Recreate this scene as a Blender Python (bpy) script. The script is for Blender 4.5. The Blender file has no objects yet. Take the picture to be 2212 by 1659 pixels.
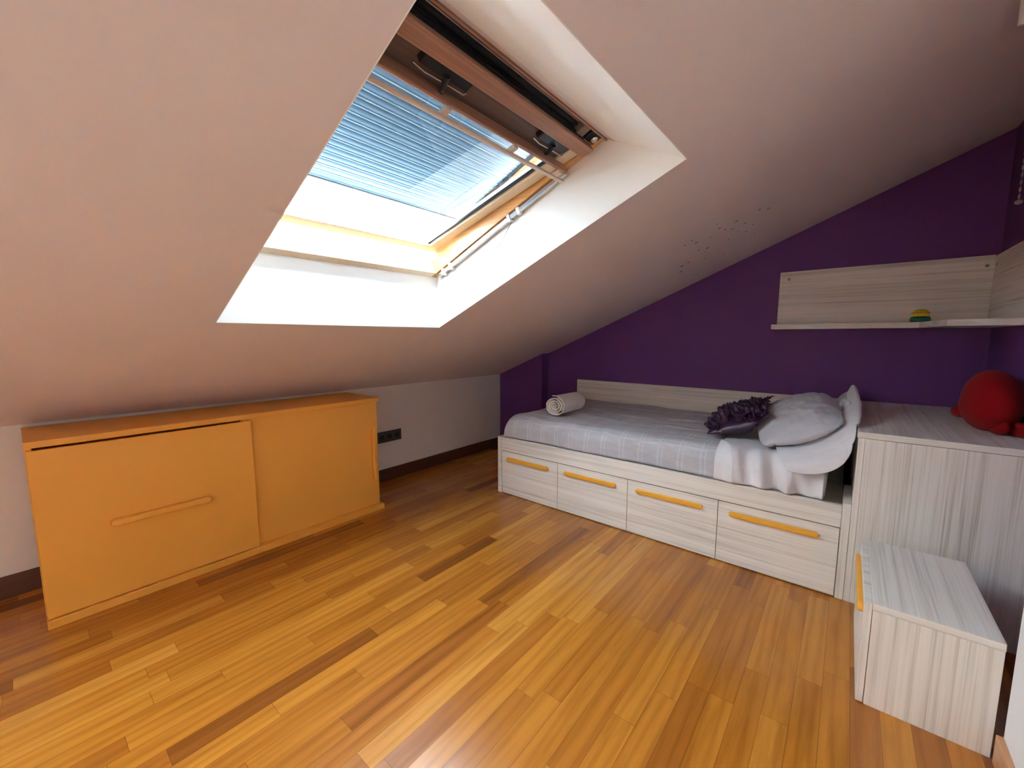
import bpy, bmesh, math, random
from mathutils import Vector, Matrix, noise
random.seed(7)
S = bpy.context.scene
COL = S.collection

# ------------------------------------------------------------------ helpers
def tag(o, label=None, cat=None, group=None, kind=None):
    if label: o['label'] = label
    if cat: o['category'] = cat
    if group: o['group'] = group
    if kind: o['kind'] = kind
    return o

def thing(name, loc, label, cat, group=None):
    o = bpy.data.objects.new(name, None)
    o.empty_display_size = 0.1
    o.location = loc
    COL.objects.link(o)
    return tag(o, label, cat, group)

class MB:
    """collects shapes given in world coordinates, builds ONE mesh object"""
    def __init__(self): self.bm = bmesh.new()
    def box(self, x0, x1, y0, y1, z0, z1, bev=0.0, seg=2):
        t = bmesh.new()
        vs = [t.verts.new(p) for p in ((x0,y0,z0),(x1,y0,z0),(x1,y1,z0),(x0,y1,z0),(x0,y0,z1),(x1,y0,z1),(x1,y1,z1),(x0,y1,z1))]
        for f in ((3,2,1,0),(4,5,6,7),(0,1,5,4),(1,2,6,5),(2,3,7,6),(3,0,4,7)): t.faces.new([vs[i] for i in f])
        if bev: bmesh.ops.bevel(t, geom=list(t.edges), offset=bev, segments=seg, profile=0.5, affect='EDGES')
        self.merge(t); return self
    def merge(self, t, M=None):
        if M is not None: bmesh.ops.transform(t, matrix=M, verts=t.verts)
        me = bpy.data.meshes.new('tmp'); t.to_mesh(me); t.free()
        self.bm.from_mesh(me); bpy.data.meshes.remove(me); return self
    def hexa(self, P, bev=0.0):
        """8 points: bottom ring 4 (ccw from above), top ring 4"""
        t = bmesh.new(); vs = [t.verts.new(p) for p in P]
        for f in ((3,2,1,0),(4,5,6,7),(0,1,5,4),(1,2,6,5),(2,3,7,6),(3,0,4,7)): t.faces.new([vs[i] for i in f])
        bmesh.ops.recalc_face_normals(t, faces=t.faces)
        if bev: bmesh.ops.bevel(t, geom=list(t.edges), offset=bev, segments=2, profile=0.5, affect='EDGES')
        return self.merge(t)
    def prism(self, pts, d, bev=0.0, seg=2):
        """polygon of world points extruded by vector d"""
        t = bmesh.new(); vs = [t.verts.new(p) for p in pts]
        f = t.faces.new(vs)
        r = bmesh.ops.extrude_face_region(t, geom=[f])
        ev = [g for g in r['geom'] if isinstance(g, bmesh.types.BMVert)]
        bmesh.ops.translate(t, vec=Vector(d), verts=ev)
        bmesh.ops.recalc_face_normals(t, faces=t.faces)
        if bev:
            E = [e for e in t.edges if len(e.link_faces) == 2 and e.calc_face_angle(0) > 0.6]
            bmesh.ops.bevel(t, geom=E, offset=bev, segments=seg, profile=0.5, affect='EDGES')
        return self.merge(t)
    def tube(self, pts, r, n=10, cap=True):
        pts = [Vector(p) for p in pts]; t = bmesh.new(); rings = []
        for i, p in enumerate(pts):
            d = (pts[min(i+1,len(pts)-1)] - pts[max(i-1,0)]).normalized()
            a = d.orthogonal().normalized() if i == 0 else (a - d*a.dot(d)).normalized()
            b = d.cross(a)
            rr = r[i] if isinstance(r, (list,tuple)) else r
            rings.append([t.verts.new(p + rr*(math.cos(k*2*math.pi/n)*a + math.sin(k*2*math.pi/n)*b)) for k in range(n)])
        for A, B in zip(rings, rings[1:]):
            for k in range(n): t.faces.new((A[k],A[(k+1)%n],B[(k+1)%n],B[k]))
        if cap: t.faces.new(rings[0][::-1]); t.faces.new(rings[-1])
        bmesh.ops.recalc_face_normals(t, faces=t.faces)
        return self.merge(t)
    def ball(self, c, r, seg=20, rings=14, rot=None):
        t = bmesh.new(); bmesh.ops.create_uvsphere(t, u_segments=seg, v_segments=rings, radius=1.0)
        rr = r if isinstance(r, (tuple,list)) else (r,r,r)
        M = Matrix.Translation(c) @ (rot.to_matrix().to_4x4() if rot else Matrix()) @ Matrix.Diagonal((*rr,1))
        return self.merge(t, M)
    def lathe(self, c, prof, n=32):
        t = bmesh.new(); rings = []
        for r, z in prof: rings.append([t.verts.new((c[0]+r*math.cos(k*2*math.pi/n), c[1]+r*math.sin(k*2*math.pi/n), c[2]+z)) for k in range(n)])
        for A, B in zip(rings, rings[1:]):
            for k in range(n): t.faces.new((A[k],A[(k+1)%n],B[(k+1)%n],B[k]))
        t.faces.new(rings[0][::-1]); t.faces.new(rings[-1])
        bmesh.ops.recalc_face_normals(t, faces=t.faces)
        return self.merge(t)
    def grid(self, P):
        """P[i][j] world points"""
        t = bmesh.new(); V = [[t.verts.new(p) for p in row] for row in P]
        for i in range(len(P)-1):
            for j in range(len(P[0])-1): t.faces.new((V[i][j],V[i+1][j],V[i+1][j+1],V[i][j+1]))
        bmesh.ops.recalc_face_normals(t, faces=t.faces)
        return self.merge(t)

def world_origin(o):
    v = Vector((0,0,0))
    while o is not None: v += o.location; o = o.parent
    return v

def build(self, name, mat, parent=None, smooth=False, loc=None):
    if parent is not None:
        o0 = world_origin(parent)
        bmesh.ops.translate(self.bm, vec=-o0, verts=self.bm.verts)
        me = bpy.data.meshes.new(name); self.bm.to_mesh(me); self.bm.free()
    else:
        o0 = Vector(loc or (0,0,0))
        bmesh.ops.translate(self.bm, vec=-o0, verts=self.bm.verts)
        me = bpy.data.meshes.new(name); self.bm.to_mesh(me); self.bm.free()
    if smooth:
        me.polygons.foreach_set('use_smooth', [True]*len(me.polygons))
        if smooth != 'all': me.set_sharp_from_angle(angle=math.radians(40))
    for m in (mat if isinstance(mat, (list,tuple)) else [mat]): me.materials.append(m)
    o = bpy.data.objects.new(name, me); COL.objects.link(o)
    if parent is None: o.location = o0
    else: o.parent = parent
    return o
MB.build = build

def lam(mb, name, axis, parent):
    """laminate board: grain along axis, edge banding grained along the edge"""
    o = mb.build(name, [M_lamx, M_lamy, M_lamz], parent)
    for p in o.data.polygons:
        n = [abs(c) for c in p.normal]; k = n.index(max(n)); a = 'xyz'.index(axis)
        if k == a: a = {0:1, 1:0, 2:0}[k]
        p.material_index = a
    return o

from mathutils.bvhtree import BVHTree
def tree(o):
    me = o.data; W = Matrix.Translation(world_origin(o))
    return BVHTree.FromPolygons([W @ v.co for v in me.vertices], [tuple(p.vertices) for p in me.polygons])
def clear(o, others, gap=0.004, reach=0.20, rounds=3):
    """press soft mesh o out of the others' surfaces"""
    O = world_origin(o); R1 = Vector((0.13,0.07,1)).normalized()
    T = {q: tree(q) for q in others}
    closed = {q: 'closed' in q.data.name for q in others}
    for _ in range(rounds):
        for q in others:
            for v in o.data.vertices:
                p = v.co + O
                loc, n, i, d = T[q].find_nearest(p, reach)
                if loc is None: continue
                e = p - loc; s = e.dot(n)
                if closed[q]:
                    k = 0; a = p.copy()
                    while k < 20:
                        h = T[q].ray_cast(a, R1)
                        if h[0] is None: break
                        k += 1; a = h[0] + R1*1e-5
                    if k % 2: v.co = loc + (n if s <= 0 else -e/d if d > 1e-6 else n)*gap - O
                    elif d < gap: v.co = loc + (e/d if d > 1e-6 else n)*gap - O
                else:
                    if s >= gap or (d > gap and abs(s) < 0.5*d): continue
                    v.co = loc + n*gap - O

def pill(c, L, axis, w, d, out):
    """stadium handle: length L along axis, width w, depth d along 'out', centre c on the surface"""
    c = Vector(c); A = Vector(axis); O = Vector(out); B = O.cross(A)
    r = w/2; pts = []
    for k in range(13):
        t = -math.pi/2 + math.pi*k/12
        pts.append(c + A*(L/2-r + r*math.cos(t)) + B*(r*math.sin(t)))
    for k in range(13):
        t = math.pi/2 + math.pi*k/12
        pts.append(c + A*(-(L/2-r) + r*math.cos(t)) + B*(r*math.sin(t)))
    return MB().prism(pts, O*d, bev=min(d,w)*0.28, seg=3)

# ------------------------------------------------------------------ materials
def mat(name):
    m = bpy.data.materials.new(name); m.use_nodes = True
    nt = m.node_tree; b = nt.nodes['Principled BSDF']
    return m, nt, b
def N(nt, t, **kw):
    n = nt.nodes.new(t)
    for k, v in kw.items():
        if k in n.inputs: n.inputs[k].default_value = v
        else: setattr(n, k, v)
    return n
def math_(nt, op, a, b=None, c=None):
    n = nt.nodes.new('ShaderNodeMath'); n.operation = op
    for i, x in enumerate((a,b,c)):
        if x is None: continue
        if isinstance(x, (int,float)): n.inputs[i].default_value = x
        else: nt.links.new(x, n.inputs[i])
    return n.outputs[0]
def ramp(nt, fac, stops, interp='LINEAR'):
    r = nt.nodes.new('ShaderNodeValToRGB'); r.color_ramp.interpolation = interp
    e = r.color_ramp.elements
    while len(e) < len(stops): e.new(0.5)
    for el, (p, c) in zip(e, stops): el.position = p; el.color = (*c, 1)
    nt.links.new(fac, r.inputs[0]); return r.outputs[0]
def objco(nt, scale=(1,1,1), loc=(0,0,0), src='Object'):
    tc = nt.nodes.new('ShaderNodeTexCoord'); mp = nt.nodes.new('ShaderNodeMapping')
    mp.inputs['Scale'].default_value = scale; mp.inputs['Location'].default_value = loc
    nt.links.new(tc.outputs[src], mp.inputs[0]); return mp.outputs[0]
def noise_(nt, co, scale, detail=3, rough=0.55):
    n = nt.nodes.new('ShaderNodeTexNoise'); n.inputs['Scale'].default_value = scale
    n.inputs['Detail'].default_value = detail; n.inputs['Roughness'].default_value = rough
    nt.links.new(co, n.inputs['Vector']); return n.outputs['Fac']
def bump(nt, b, h, strength, dist=0.002):
    n = nt.nodes.new('ShaderNodeBump'); n.inputs['Strength'].default_value = strength; n.inputs['Distance'].default_value = dist
    nt.links.new(h, n.inputs['Height']); nt.links.new(n.outputs[0], b.inputs['Normal'])
def mixc(nt, fac, a, b_, mode='MIX'):
    n = nt.nodes.new('ShaderNodeMix'); n.data_type = 'RGBA'; n.blend_type = mode
    if isinstance(fac, (int,float)): n.inputs[0].default_value = fac
    else: nt.links.new(fac, n.inputs[0])
    for i, x in ((6,a),(7,b_)):
        if isinstance(x, tuple): n.inputs[i].default_value = (*x,1)
        else: nt.links.new(x, n.inputs[i])
    return n.outputs[2]

def paint(name, col, rough=0.6, var=0.04, bmp=0.12, scale=60, spec=0.3):
    m, nt, b = mat(name)
    co = objco(nt)
    f = noise_(nt, co, 3.0, 4)
    c0 = tuple(x*(1-var) for x in col); c1 = tuple(min(1,x*(1+var)) for x in col)
    nt.links.new(ramp(nt, f, [(0.3,c0),(0.7,c1)]), b.inputs['Base Color'])
    b.inputs['Roughness'].default_value = rough
    b.inputs['Specular IOR Level'].default_value = spec
    if bmp: bump(nt, b, noise_(nt, co, scale, 4), bmp, 0.001)
    return m

def laminate(name, axis):
    """pale streaked wood laminate, grain along axis"""
    m, nt, b = mat(name)
    # coordinates across the grain vary fast
    sc = [55,55,55]; sc['xyz'.index(axis)] = 0.9
    sf = [210,210,210]; sf['xyz'.index(axis)] = 2.5
    n1 = noise_(nt, objco(nt, sc), 1.0, 3, 0.6)
    n2 = noise_(nt, objco(nt, sf, (3,1,7)), 1.0, 2, 0.5)
    f = math_(nt, 'ADD', math_(nt, 'MULTIPLY', n1, 0.65), math_(nt, 'MULTIPLY', n2, 0.35))
    c = ramp(nt, f, [(0.30,(0.43,0.41,0.365)),(0.40,(0.66,0.64,0.585)),(0.50,(0.80,0.785,0.735)),(0.66,(0.87,0.86,0.82))])
    nt.links.new(c, b.inputs['Base Color'])
    b.inputs['Roughness'].default_value = 0.42
    b.inputs['Specular IOR Level'].default_value = 0.35
    bump(nt, b, f, 0.12, 0.0006)
    return m

def floor_mat():
    m, nt, b = mat('oiled strip parquet')
    tc = nt.nodes.new('ShaderNodeTexCoord'); sp = nt.nodes.new('ShaderNodeSeparateXYZ')
    nt.links.new(tc.outputs['Object'], sp.inputs[0]); X, Y = sp.outputs[0], sp.outputs[1]
    W_ = 0.071
    rx = math_(nt, 'DIVIDE', X, W_); row = math_(nt, 'FLOOR', rx); fx = math_(nt, 'FRACT', rx)
    wn = nt.nodes.new('ShaderNodeTexWhiteNoise'); wn.noise_dimensions = '1D'; nt.links.new(row, wn.inputs['W'])
    shift = math_(nt, 'MULTIPLY', wn.outputs['Value'], 5.0)
    wn1 = nt.nodes.new('ShaderNodeTexWhiteNoise'); wn1.noise_dimensions = '1D'
    nt.links.new(math_(nt,'ADD',row,71.3), wn1.inputs['W'])
    ln = math_(nt, 'ADD', math_(nt, 'MULTIPLY', wn1.outputs['Value'], 0.55), 0.50)
    ry = math_(nt, 'DIVIDE', math_(nt, 'ADD', Y, shift), ln)
    col = math_(nt, 'FLOOR', ry); fy = math_(nt, 'FRACT', ry)
    cmb = nt.nodes.new('ShaderNodeCombineXYZ'); nt.links.new(row, cmb.inputs[0]); nt.links.new(col, cmb.inputs[1])
    w2 = nt.nodes.new('ShaderNodeTexWhiteNoise'); w2.noise_dimensions = '2D'; nt.links.new(cmb.outputs[0], w2.inputs['Vector'])
    rnd = w2.outputs['Value']
    # grain: long streaks, offset per plank
    off = nt.nodes.new('ShaderNodeVectorMath'); off.operation = 'SCALE'; off.inputs[3].default_value = 9.0
    nt.links.new(w2.outputs['Color'], off.inputs[0])
    add = nt.nodes.new('ShaderNodeVectorMath'); add.operation = 'ADD'
    nt.links.new(tc.outputs['Object'], add.inputs[0]); nt.links.new(off.outputs[0], add.inputs[1])
    mp = nt.nodes.new('ShaderNodeMapping'); mp.inputs['Scale'].default_value = (24, 1.8, 1); nt.links.new(add.outputs[0], mp.inputs[0])
    g1 = noise_(nt, mp.outputs[0], 1.0, 4, 0.6)
    mp2 = nt.nodes.new('ShaderNodeMapping'); mp2.inputs['Scale'].default_value = (11, 1.3, 1); nt.links.new(add.outputs[0], mp2.inputs[0])
    wv = nt.nodes.new('ShaderNodeTexWave'); wv.bands_direction = 'X'; wv.inputs['Scale'].default_value = 0.7
    wv.inputs['Distortion'].default_value = 9.0; wv.inputs['Detail'].default_value = 2.0; wv.inputs['Detail Scale'].default_value = 0.8
    nt.links.new(mp2.outputs[0], wv.inputs['Vector'])
    mp3 = nt.nodes.new('ShaderNodeMapping'); mp3.inputs['Scale'].default_value = (260, 9, 1); nt.links.new(add.outputs[0], mp3.inputs[0])
    g3 = noise_(nt, mp3.outputs[0], 1.0, 2, 0.5)
    base = ramp(nt, rnd, [(0.0,(0.20,0.062,0.010)),(0.08,(0.33,0.112,0.014)),(0.5,(0.42,0.158,0.018)),(0.9,(0.48,0.195,0.023)),(1.0,(0.53,0.235,0.036))])
    gr = ramp(nt, g1, [(0.28,(0.74,0.66,0.58)),(0.5,(0.98,0.97,0.96)),(0.75,(1.10,1.11,1.12))])
    wr = ramp(nt, wv.outputs['Fac'], [(0.0,(0.80,0.74,0.68)),(0.35,(0.98,0.97,0.96)),(1.0,(1.06,1.06,1.06))])
    fr = ramp(nt, g3, [(0.3,(0.94,0.93,0.92)),(0.7,(1.03,1.03,1.03))])
    c = mixc(nt, 1.0, base, gr, 'MULTIPLY'); c = mixc(nt, 0.6, c, wr, 'MULTIPLY'); c = mixc(nt, 1.0, c, fr, 'MULTIPLY')
    # joints
    ex = math_(nt, 'MINIMUM', fx, math_(nt, 'SUBTRACT', 1.0, fx))
    ey = math_(nt, 'MULTIPLY', math_(nt, 'MINIMUM', fy, math_(nt, 'SUBTRACT', 1.0, fy)), math_(nt,'DIVIDE',ln,W_))
    e = math_(nt, 'MINIMUM', ex, ey)
    joint = math_(nt, 'LESS_THAN', e, 0.011)
    c = mixc(nt, math_(nt,'MULTIPLY',joint,0.55), c, (0.09,0.028,0.008))
    nt.links.new(c, b.inputs['Base Color'])
    rg = math_(nt, 'ADD', math_(nt, 'MULTIPLY', g1, 0.10), 0.17)
    nt.links.new(rg, b.inputs['Roughness'])
    b.inputs['Specular IOR Level'].default_value = 0.5
    # each strip is faintly cupped
    cup = math_(nt, 'MULTIPLY', math_(nt, 'POWER', math_(nt, 'ABSOLUTE', math_(nt, 'SUBTRACT', fx, 0.5)), 2.0), 0.9)
    h = math_(nt, 'ADD', cup, math_(nt, 'MULTIPLY', g1, 0.05))
    lowf = noise_(nt, objco(nt, (2.2,0.8,1)), 1.0, 2)
    h = math_(nt, 'ADD', h, math_(nt, 'MULTIPLY', lowf, 0.6))
    bump(nt, b, h, 0.35, 0.004)
    return m

def wood(name, dark, light, axis='y', rough=0.4, sc=(70,1.5)):
    m, nt, b = mat(name)
    s = [sc[0]]*3; s['xyz'.index(axis)] = sc[1]
    f = noise_(nt, objco(nt, s), 1.0, 4, 0.6)
    nt.links.new(ramp(nt, f, [(0.3,dark),(0.7,light)]), b.inputs['Base Color'])
    b.inputs['Roughness'].default_value = rough
    bump(nt, b, f, 0.1, 0.0006)
    return m

def cloth(name, col, fine=900, rough=0.9, crease=0.0, grid=None, sheen=0.15):
    m, nt, b = mat(name)
    co = objco(nt)
    f = noise_(nt, co, 7.0, 3)
    c = ramp(nt, f, [(0.3,tuple(x*0.95 for x in col)),(0.7,tuple(min(1,x*1.04) for x in col))])
    if grid:
        sp = nt.nodes.new('ShaderNodeSeparateXYZ'); nt.links.new(co, sp.inputs[0])
        wob = math_(nt, 'MULTIPLY', math_(nt,'SUBTRACT',noise_(nt, co, 9.0, 2),0.5), 0.02)
        fs = []
        for ax, per, wd in ((0,0.115,0.045),(1,0.115,0.045)):
            u = math_(nt, 'ADD', sp.outputs[ax], wob)
            fr = math_(nt, 'FRACT', math_(nt, 'DIVIDE', u, per))
            l1 = math_(nt, 'LESS_THAN', math_(nt, 'ABSOLUTE', math_(nt,'SUBTRACT',fr,0.42)), wd)
            l2 = math_(nt, 'LESS_THAN', math_(nt, 'ABSOLUTE', math_(nt,'SUBTRACT',fr,0.62)), wd*0.7)
            fs.append(math_(nt, 'MAXIMUM', l1, l2))
        st = noise_(nt, objco(nt, (12,160,40)), 1.0, 2)
        g = math_(nt, 'MULTIPLY', math_(nt, 'MAXIMUM', fs[0], fs[1]), math_(nt,'MULTIPLY',noise_(nt, co, 11.0, 2),0.9))
        c = mixc(nt, g, c, grid)
        c = mixc(nt, 0.35, c, ramp(nt, st, [(0.3,(0.86,0.86,0.88)),(0.7,(1.1,1.1,1.1))]), 'MULTIPLY')
    nt.links.new(c, b.inputs['Base Color'])
    b.inputs['Roughness'].default_value = rough
    b.inputs['Specular IOR Level'].default_value = 0.15
    b.inputs['Sheen Weight'].default_value = sheen
    h = noise_(nt, co, fine, 2)
    if crease:
        h2 = noise_(nt, objco(nt, (3.5,17,9) if grid else (9,14,9)), 1.0, 5, 0.60)
        h = math_(nt, 'ADD', math_(nt,'MULTIPLY',h,0.05), math_(nt,'MULTIPLY',h2,crease))
        bump(nt, b, h, 0.75, 0.03)
    else: bump(nt, b, h, 0.25, 0.0008)
    return m

def simple(name, col, rough=0.5, metal=0.0, spec=0.5):
    m, nt, b = mat(name)
    f = noise_(nt, objco(nt), 12.0, 3)
    nt.links.new(ramp(nt, f, [(0.3,tuple(x*0.94 for x in col)),(0.7,tuple(min(1,x*1.05) for x in col))]), b.inputs['Base Color'])
    b.inputs['Roughness'].default_value = rough; b.inputs['Metallic'].default_value = metal
    b.inputs['Specular IOR Level'].default_value = spec
    return m

M_ceil = paint('ceiling paint', (0.745,0.69,0.705), 0.75, 0.015, 0.10, 90, 0.2)
M_knee = paint('pale wall paint', (0.74,0.70,0.67), 0.75, 0.015, 0.10, 90, 0.2)
M_white = paint('white wall paint', (0.82,0.83,0.83), 0.6, 0.01, 0.05, 90, 0.2)
M_purple = paint('purple wall paint', (0.130,0.042,0.185), 0.55, 0.03, 0.15, 120, 0.25)
M_floor = floor_mat()
M_lamx, M_lamy, M_lamz = laminate('pale laminate grain across', 'x'), laminate('pale laminate grain deep', 'y'), laminate('pale laminate grain upright', 'z')
M_orange = paint('orange lacquer', (0.80,0.365,0.052), 0.42, 0.012, 0.08, 400, 0.4)
M_yellow = paint('yellow orange lacquer', (0.80,0.40,0.04), 0.35, 0.01, 0.0, 100, 0.4)
M_base = wood('dark red wood skirting', (0.055,0.017,0.008), (0.105,0.034,0.014), 'y', 0.35)
M_basel = wood('light wood skirting', (0.42,0.20,0.09), (0.55,0.29,0.14), 'y', 0.35)
M_pine = wood('varnished pine', (0.27,0.125,0.075), (0.40,0.21,0.135), 'y', 0.35, (110,2.2))
M_pineX = wood('varnished pine along slope', (0.52,0.26,0.09), (0.70,0.40,0.16), 'x', 0.35, (110,2.2))
M_sunlit_pine = wood('pine paled as sunlit along slope', (0.74,0.62,0.42), (0.84,0.73,0.54), 'x', 0.35, (110,2.2))  # pine coloured pale so sash and sill look overexposed by daylight
M_lining = paint('white reveal lining', (0.90,0.91,0.89), 0.4, 0.01, 0.03, 90, 0.35)
M_bar = wood('pale bar', (0.56,0.47,0.40), (0.68,0.59,0.52), 'y', 0.35)
M_black = simple('black rubber', (0.008,0.010,0.016), 0.45)
M_dmetal = simple('dark metal', (0.03,0.035,0.05), 0.35, 0.7)
M_steel = simple('bright steel', (0.62,0.62,0.62), 0.25, 1.0)
M_gmetal = simple('brown plastic', (0.22,0.17,0.13), 0.4)
M_socket = simple('charcoal plastic', (0.045,0.05,0.07), 0.35)
M_socketd = simple('black plastic', (0.006,0.006,0.008), 0.3)
M_quilt = cloth('light grey checked bedspread cloth', (0.53,0.54,0.59), crease=0.8, grid=(0.70,0.71,0.76))
M_sheet = cloth('white cotton', (0.80,0.81,0.86), crease=0.35)
M_greyp = cloth('pale grey cotton', (0.54,0.55,0.61), crease=0.45)
M_matt = cloth('mattress ticking', (0.70,0.66,0.63))
M_towel = cloth('white terry cloth', (0.86,0.84,0.81), fine=420)
M_plum = cloth('plum satin', (0.034,0.008,0.040), rough=0.36, sheen=0.0)
M_plum.node_tree.nodes['Principled BSDF'].inputs['Specular IOR Level'].default_value = 0.6
M_red = cloth('red plush', (0.22,0.0025,0.005), fine=300, rough=0.95, sheen=0.04)
M_green = simple('green plastic', (0.0,0.12,0.045), 0.3)
M_ylw = simple('yellow plastic', (0.78,0.55,0.03), 0.35)
M_dots = simple('brown dots', (0.25,0.10,0.02), 0.5)
M_star = simple('mauve sticker', (0.17,0.10,0.105), 0.7)
M_starw = simple('white sticker', (0.85,0.80,0.72), 0.6)
M_cap = simple('grey screw cap', (0.30,0.27,0.25), 0.5)
M_bead = simple('grey beads', (0.35,0.32,0.36), 0.4)

# ------------------------------------------------------------------ dimensions
Z0, SL = 0.7693, 0.4256                 # ceiling height at the knee wall, slope
zc = lambda x: Z0 + SL*x
NN = math.sqrt(1+SL*SL)
UA, UO = Vector((1/NN,0,SL/NN)), Vector((-SL/NN,0,1/NN))      # along the slope / out of the roof
def ao(al, off, y):                      # point from slope coordinates
    P = UA*al + UO*off + Vector((0,0,0))
    # origin: foot of the slope line at x=0 shifted
    return Vector((P.x + O0.x, y, P.z + O0.z))
# along = (x + SL z)/NN, off = (z - Z0 - SL x)/NN
O0 = UO*(Z0/NN)
XR = 3.412                               # right wall
XW, YW = 3.226, -1.748                   # projecting white wall
YB = -5.2                                # back wall
YF = -1.119                              # bed front
XT = 2.886                               # left side of the tall chest

# ------------------------------------------------------------------ room shell
MB().box(-0.1, 3.6, YB-0.1, 0.1, -0.08, 0.0).build('floor', M_floor)
tag(bpy.data.objects['floor'], kind='structure')
def struct(mb, name, m, **k):
    o = mb.build(name, m, **k); o['kind'] = 'structure'; return o
struct(MB().box(-0.1, 0.0, YB, 0.1, 0, Z0+0.25), 'wall_left', M_knee)
# purple wall with the sloping top and the shallow pier in its corner
pw = MB().prism([(-0.1,0.1,0),(3.6,0.1,0),(3.6,0.1,zc(3.6)+0.1),(-0.1,0.1,zc(-0.1)+0.1)], (0,-0.1,0))
struct(pw, 'wall_back', M_purple)
struct(MB().prism([(0,-0.111,0),(0.539,-0.111,0),(0.539,-0.111,zc(0.539)+0.02),(0,-0.111,Z0+0.02)], (0,0.111,0)), 'trim_1', M_purple)
struct(MB().box(XR, 3.6, YW, 0.1, 0, 2.4), 'wall_right', M_purple)
struct(MB().box(XW, 3.6, YB, YW, 0, 2.4), 'wall_side', M_white)
# ---- wall behind the camera, with a daylit doorway
DX0, DX1, DZ = 1.75, 2.75, 1.95
fr = MB().box(-0.1, 3.6, YB-0.1, YB, 0, 2.45)
struct(fr, 'wall_front', M_knee)
# ---- sloped ceiling with the skylight opening
A0, A1 = 1.4265, 2.852                   # opening along the slope at the ceiling
B0, B1 = 1.5205, 2.677                   # at the window
Y0, Y1 = -2.873, -1.819
TH = 0.30
cm = MB()
def slab(a0, a1, b0, b1, y0, y1):
    cm.hexa([ao(a0,0,y0),ao(a1,0,y0),ao(a1,0,y1),ao(a0,0,y1),ao(b0,TH,y0),ao(b1,TH,y0),ao(b1,TH,y1),ao(b0,TH,y1)])
AL, AH = 0.22, 4.35
G = 0.003
E0, E1 = A0-G, A1+G
b0e = A0 + (B0-A0)*TH/0.257 - G
b1e = A1 + (B1-A1)*TH/0.205 + G
slab(AL, E0, AL-0.1, b0e, YB-0.1, 0.1)
slab(E1, AH, b1e, AH, YB-0.1, 0.1)
V0, V1 = -4.95, -4.05                    # added skylight for fill light, unseen behind the camera
slab(E0, E1, b0e, b1e, V1+G, Y0-G)
slab(E0, E1, b0e, b1e, YB-0.1, V0-G)
slab(E0, E1, b0e, b1e, Y1+G, 0.1)
ceil = struct(cm, 'ceiling', M_ceil)
# white linings of the opening
def lin(name, P, d):
    return struct(MB().prism(P, d), name, M_lining)
lin('trim_2', [ao(A0,0.0,Y0-G),ao(A0,0.0,Y1+G),ao(B0,0.26,Y1+G),ao(B0,0.26,Y0-G)], UA*-0.0028)
lin('trim_3', [ao(A1,0.0,Y0-G),ao(A1,0.0,Y1+G),ao(B1,0.205,Y1+G),ao(B1,0.205,Y0-G)], UA*0.0028)
struct(MB().prism([ao(B1,0.205,Y0-G),ao(B1,0.205,Y1+G),ao(2.634,0.262,Y1+G),ao(2.634,0.262,Y0-G)], UA*0.0028), 'trim_8', M_lining)
lin('trim_4', [ao(A0,0.0,Y1),ao(A1,0.0,Y1),ao(B1,0.205,Y1),ao(2.63,0.262,Y1),ao(B0,0.26,Y1)], (0,0.0028,0))
lin('trim_5', [ao(A0,0.0,Y0),ao(A1,0.0,Y0),ao(B1,0.205,Y0),ao(2.63,0.262,Y0),ao(B0,0.26,Y0)], (0,-0.0028,0))
w2 = MB()
for P, d in (([ao(A0,0.0,V0-G),ao(A0,0.0,V1+G),ao(B0,0.26,V1+G),ao(B0,0.26,V0-G)], UA*-0.0028),
             ([ao(A1,0.0,V0-G),ao(A1,0.0,V1+G),ao(B1,0.205,V1+G),ao(B1,0.205,V0-G)], UA*0.0028),
             ([ao(A0,0.0,V1),ao(A1,0.0,V1),ao(B1,0.205,V1),ao(2.63,0.262,V1),ao(B0,0.26,V1)], (0,0.0028,0)),
             ([ao(A0,0.0,V0),ao(A1,0.0,V0),ao(B1,0.205,V0),ao(2.63,0.262,V0),ao(B0,0.26,V0)], (0,-0.0028,0))): w2.prism(P, d)
struct(w2, 'fill_skylight_lining', M_lining)  # lining of the added fill skylight, out of view
# skirtings
struct(MB().box(0.0, 0.015, YB, -0.111, 0, 0.1007, 0.002), 'baseboard_left', M_base)
struct(MB().box(XW-0.014, XW, YB, YW, 0, 0.085, 0.002), 'baseboard_right', M_basel)
# boxed white beam under the ceiling at the right
struct(MB().prism([(3.126,-1.50,2.018),(XR,-1.50,2.018),(XR,-1.50,zc(XR)+0.02),(3.126,-1.50,zc(3.126)+0.02)], (0,0.008,0)), 'trim_6', M_white)

# ------------------------------------------------------------------ skylight window
win = MB()
yo0, yo1 = Y0, Y1
def sbar(mb, al0, al1, of0, of1, y0, y1, bev=0.002):
    return mb.hexa([ao(al0,of0,y0),ao(al1,of0,y0),ao(al1,of0,y1),ao(al0,of0,y1),ao(al0,of1,y0),ao(al1,of1,y0),ao(al1,of1,y1),ao(al0,of1,y1)], bev)
# fixed outer frame
FA0, FA1 = B0-0.005, 2.705
sbar(win, 2.628, FA1, 0.262, 0.40, yo0, yo1)
sbar(win, FA0, FA1, 0.263, 0.399, Y1-0.030, Y1+0.010)
sbar(win, FA0, FA1, 0.263, 0.399, Y0-0.010, Y0+0.030)
window = struct(win, 'window_1', M_pineX)
sbar(MB(), FA0, FA0+0.045, 0.262, 0.40, yo0+0.031, yo1-0.031).build('frame_sill', M_sunlit_pine, window)
# lip of the frame seen as a pinkish strip under the head lining
sbar(MB(), 2.626, 2.633, 0.252, 0.263, yo0, yo1, 0.001).build('frame_head', M_pine, window)
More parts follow.
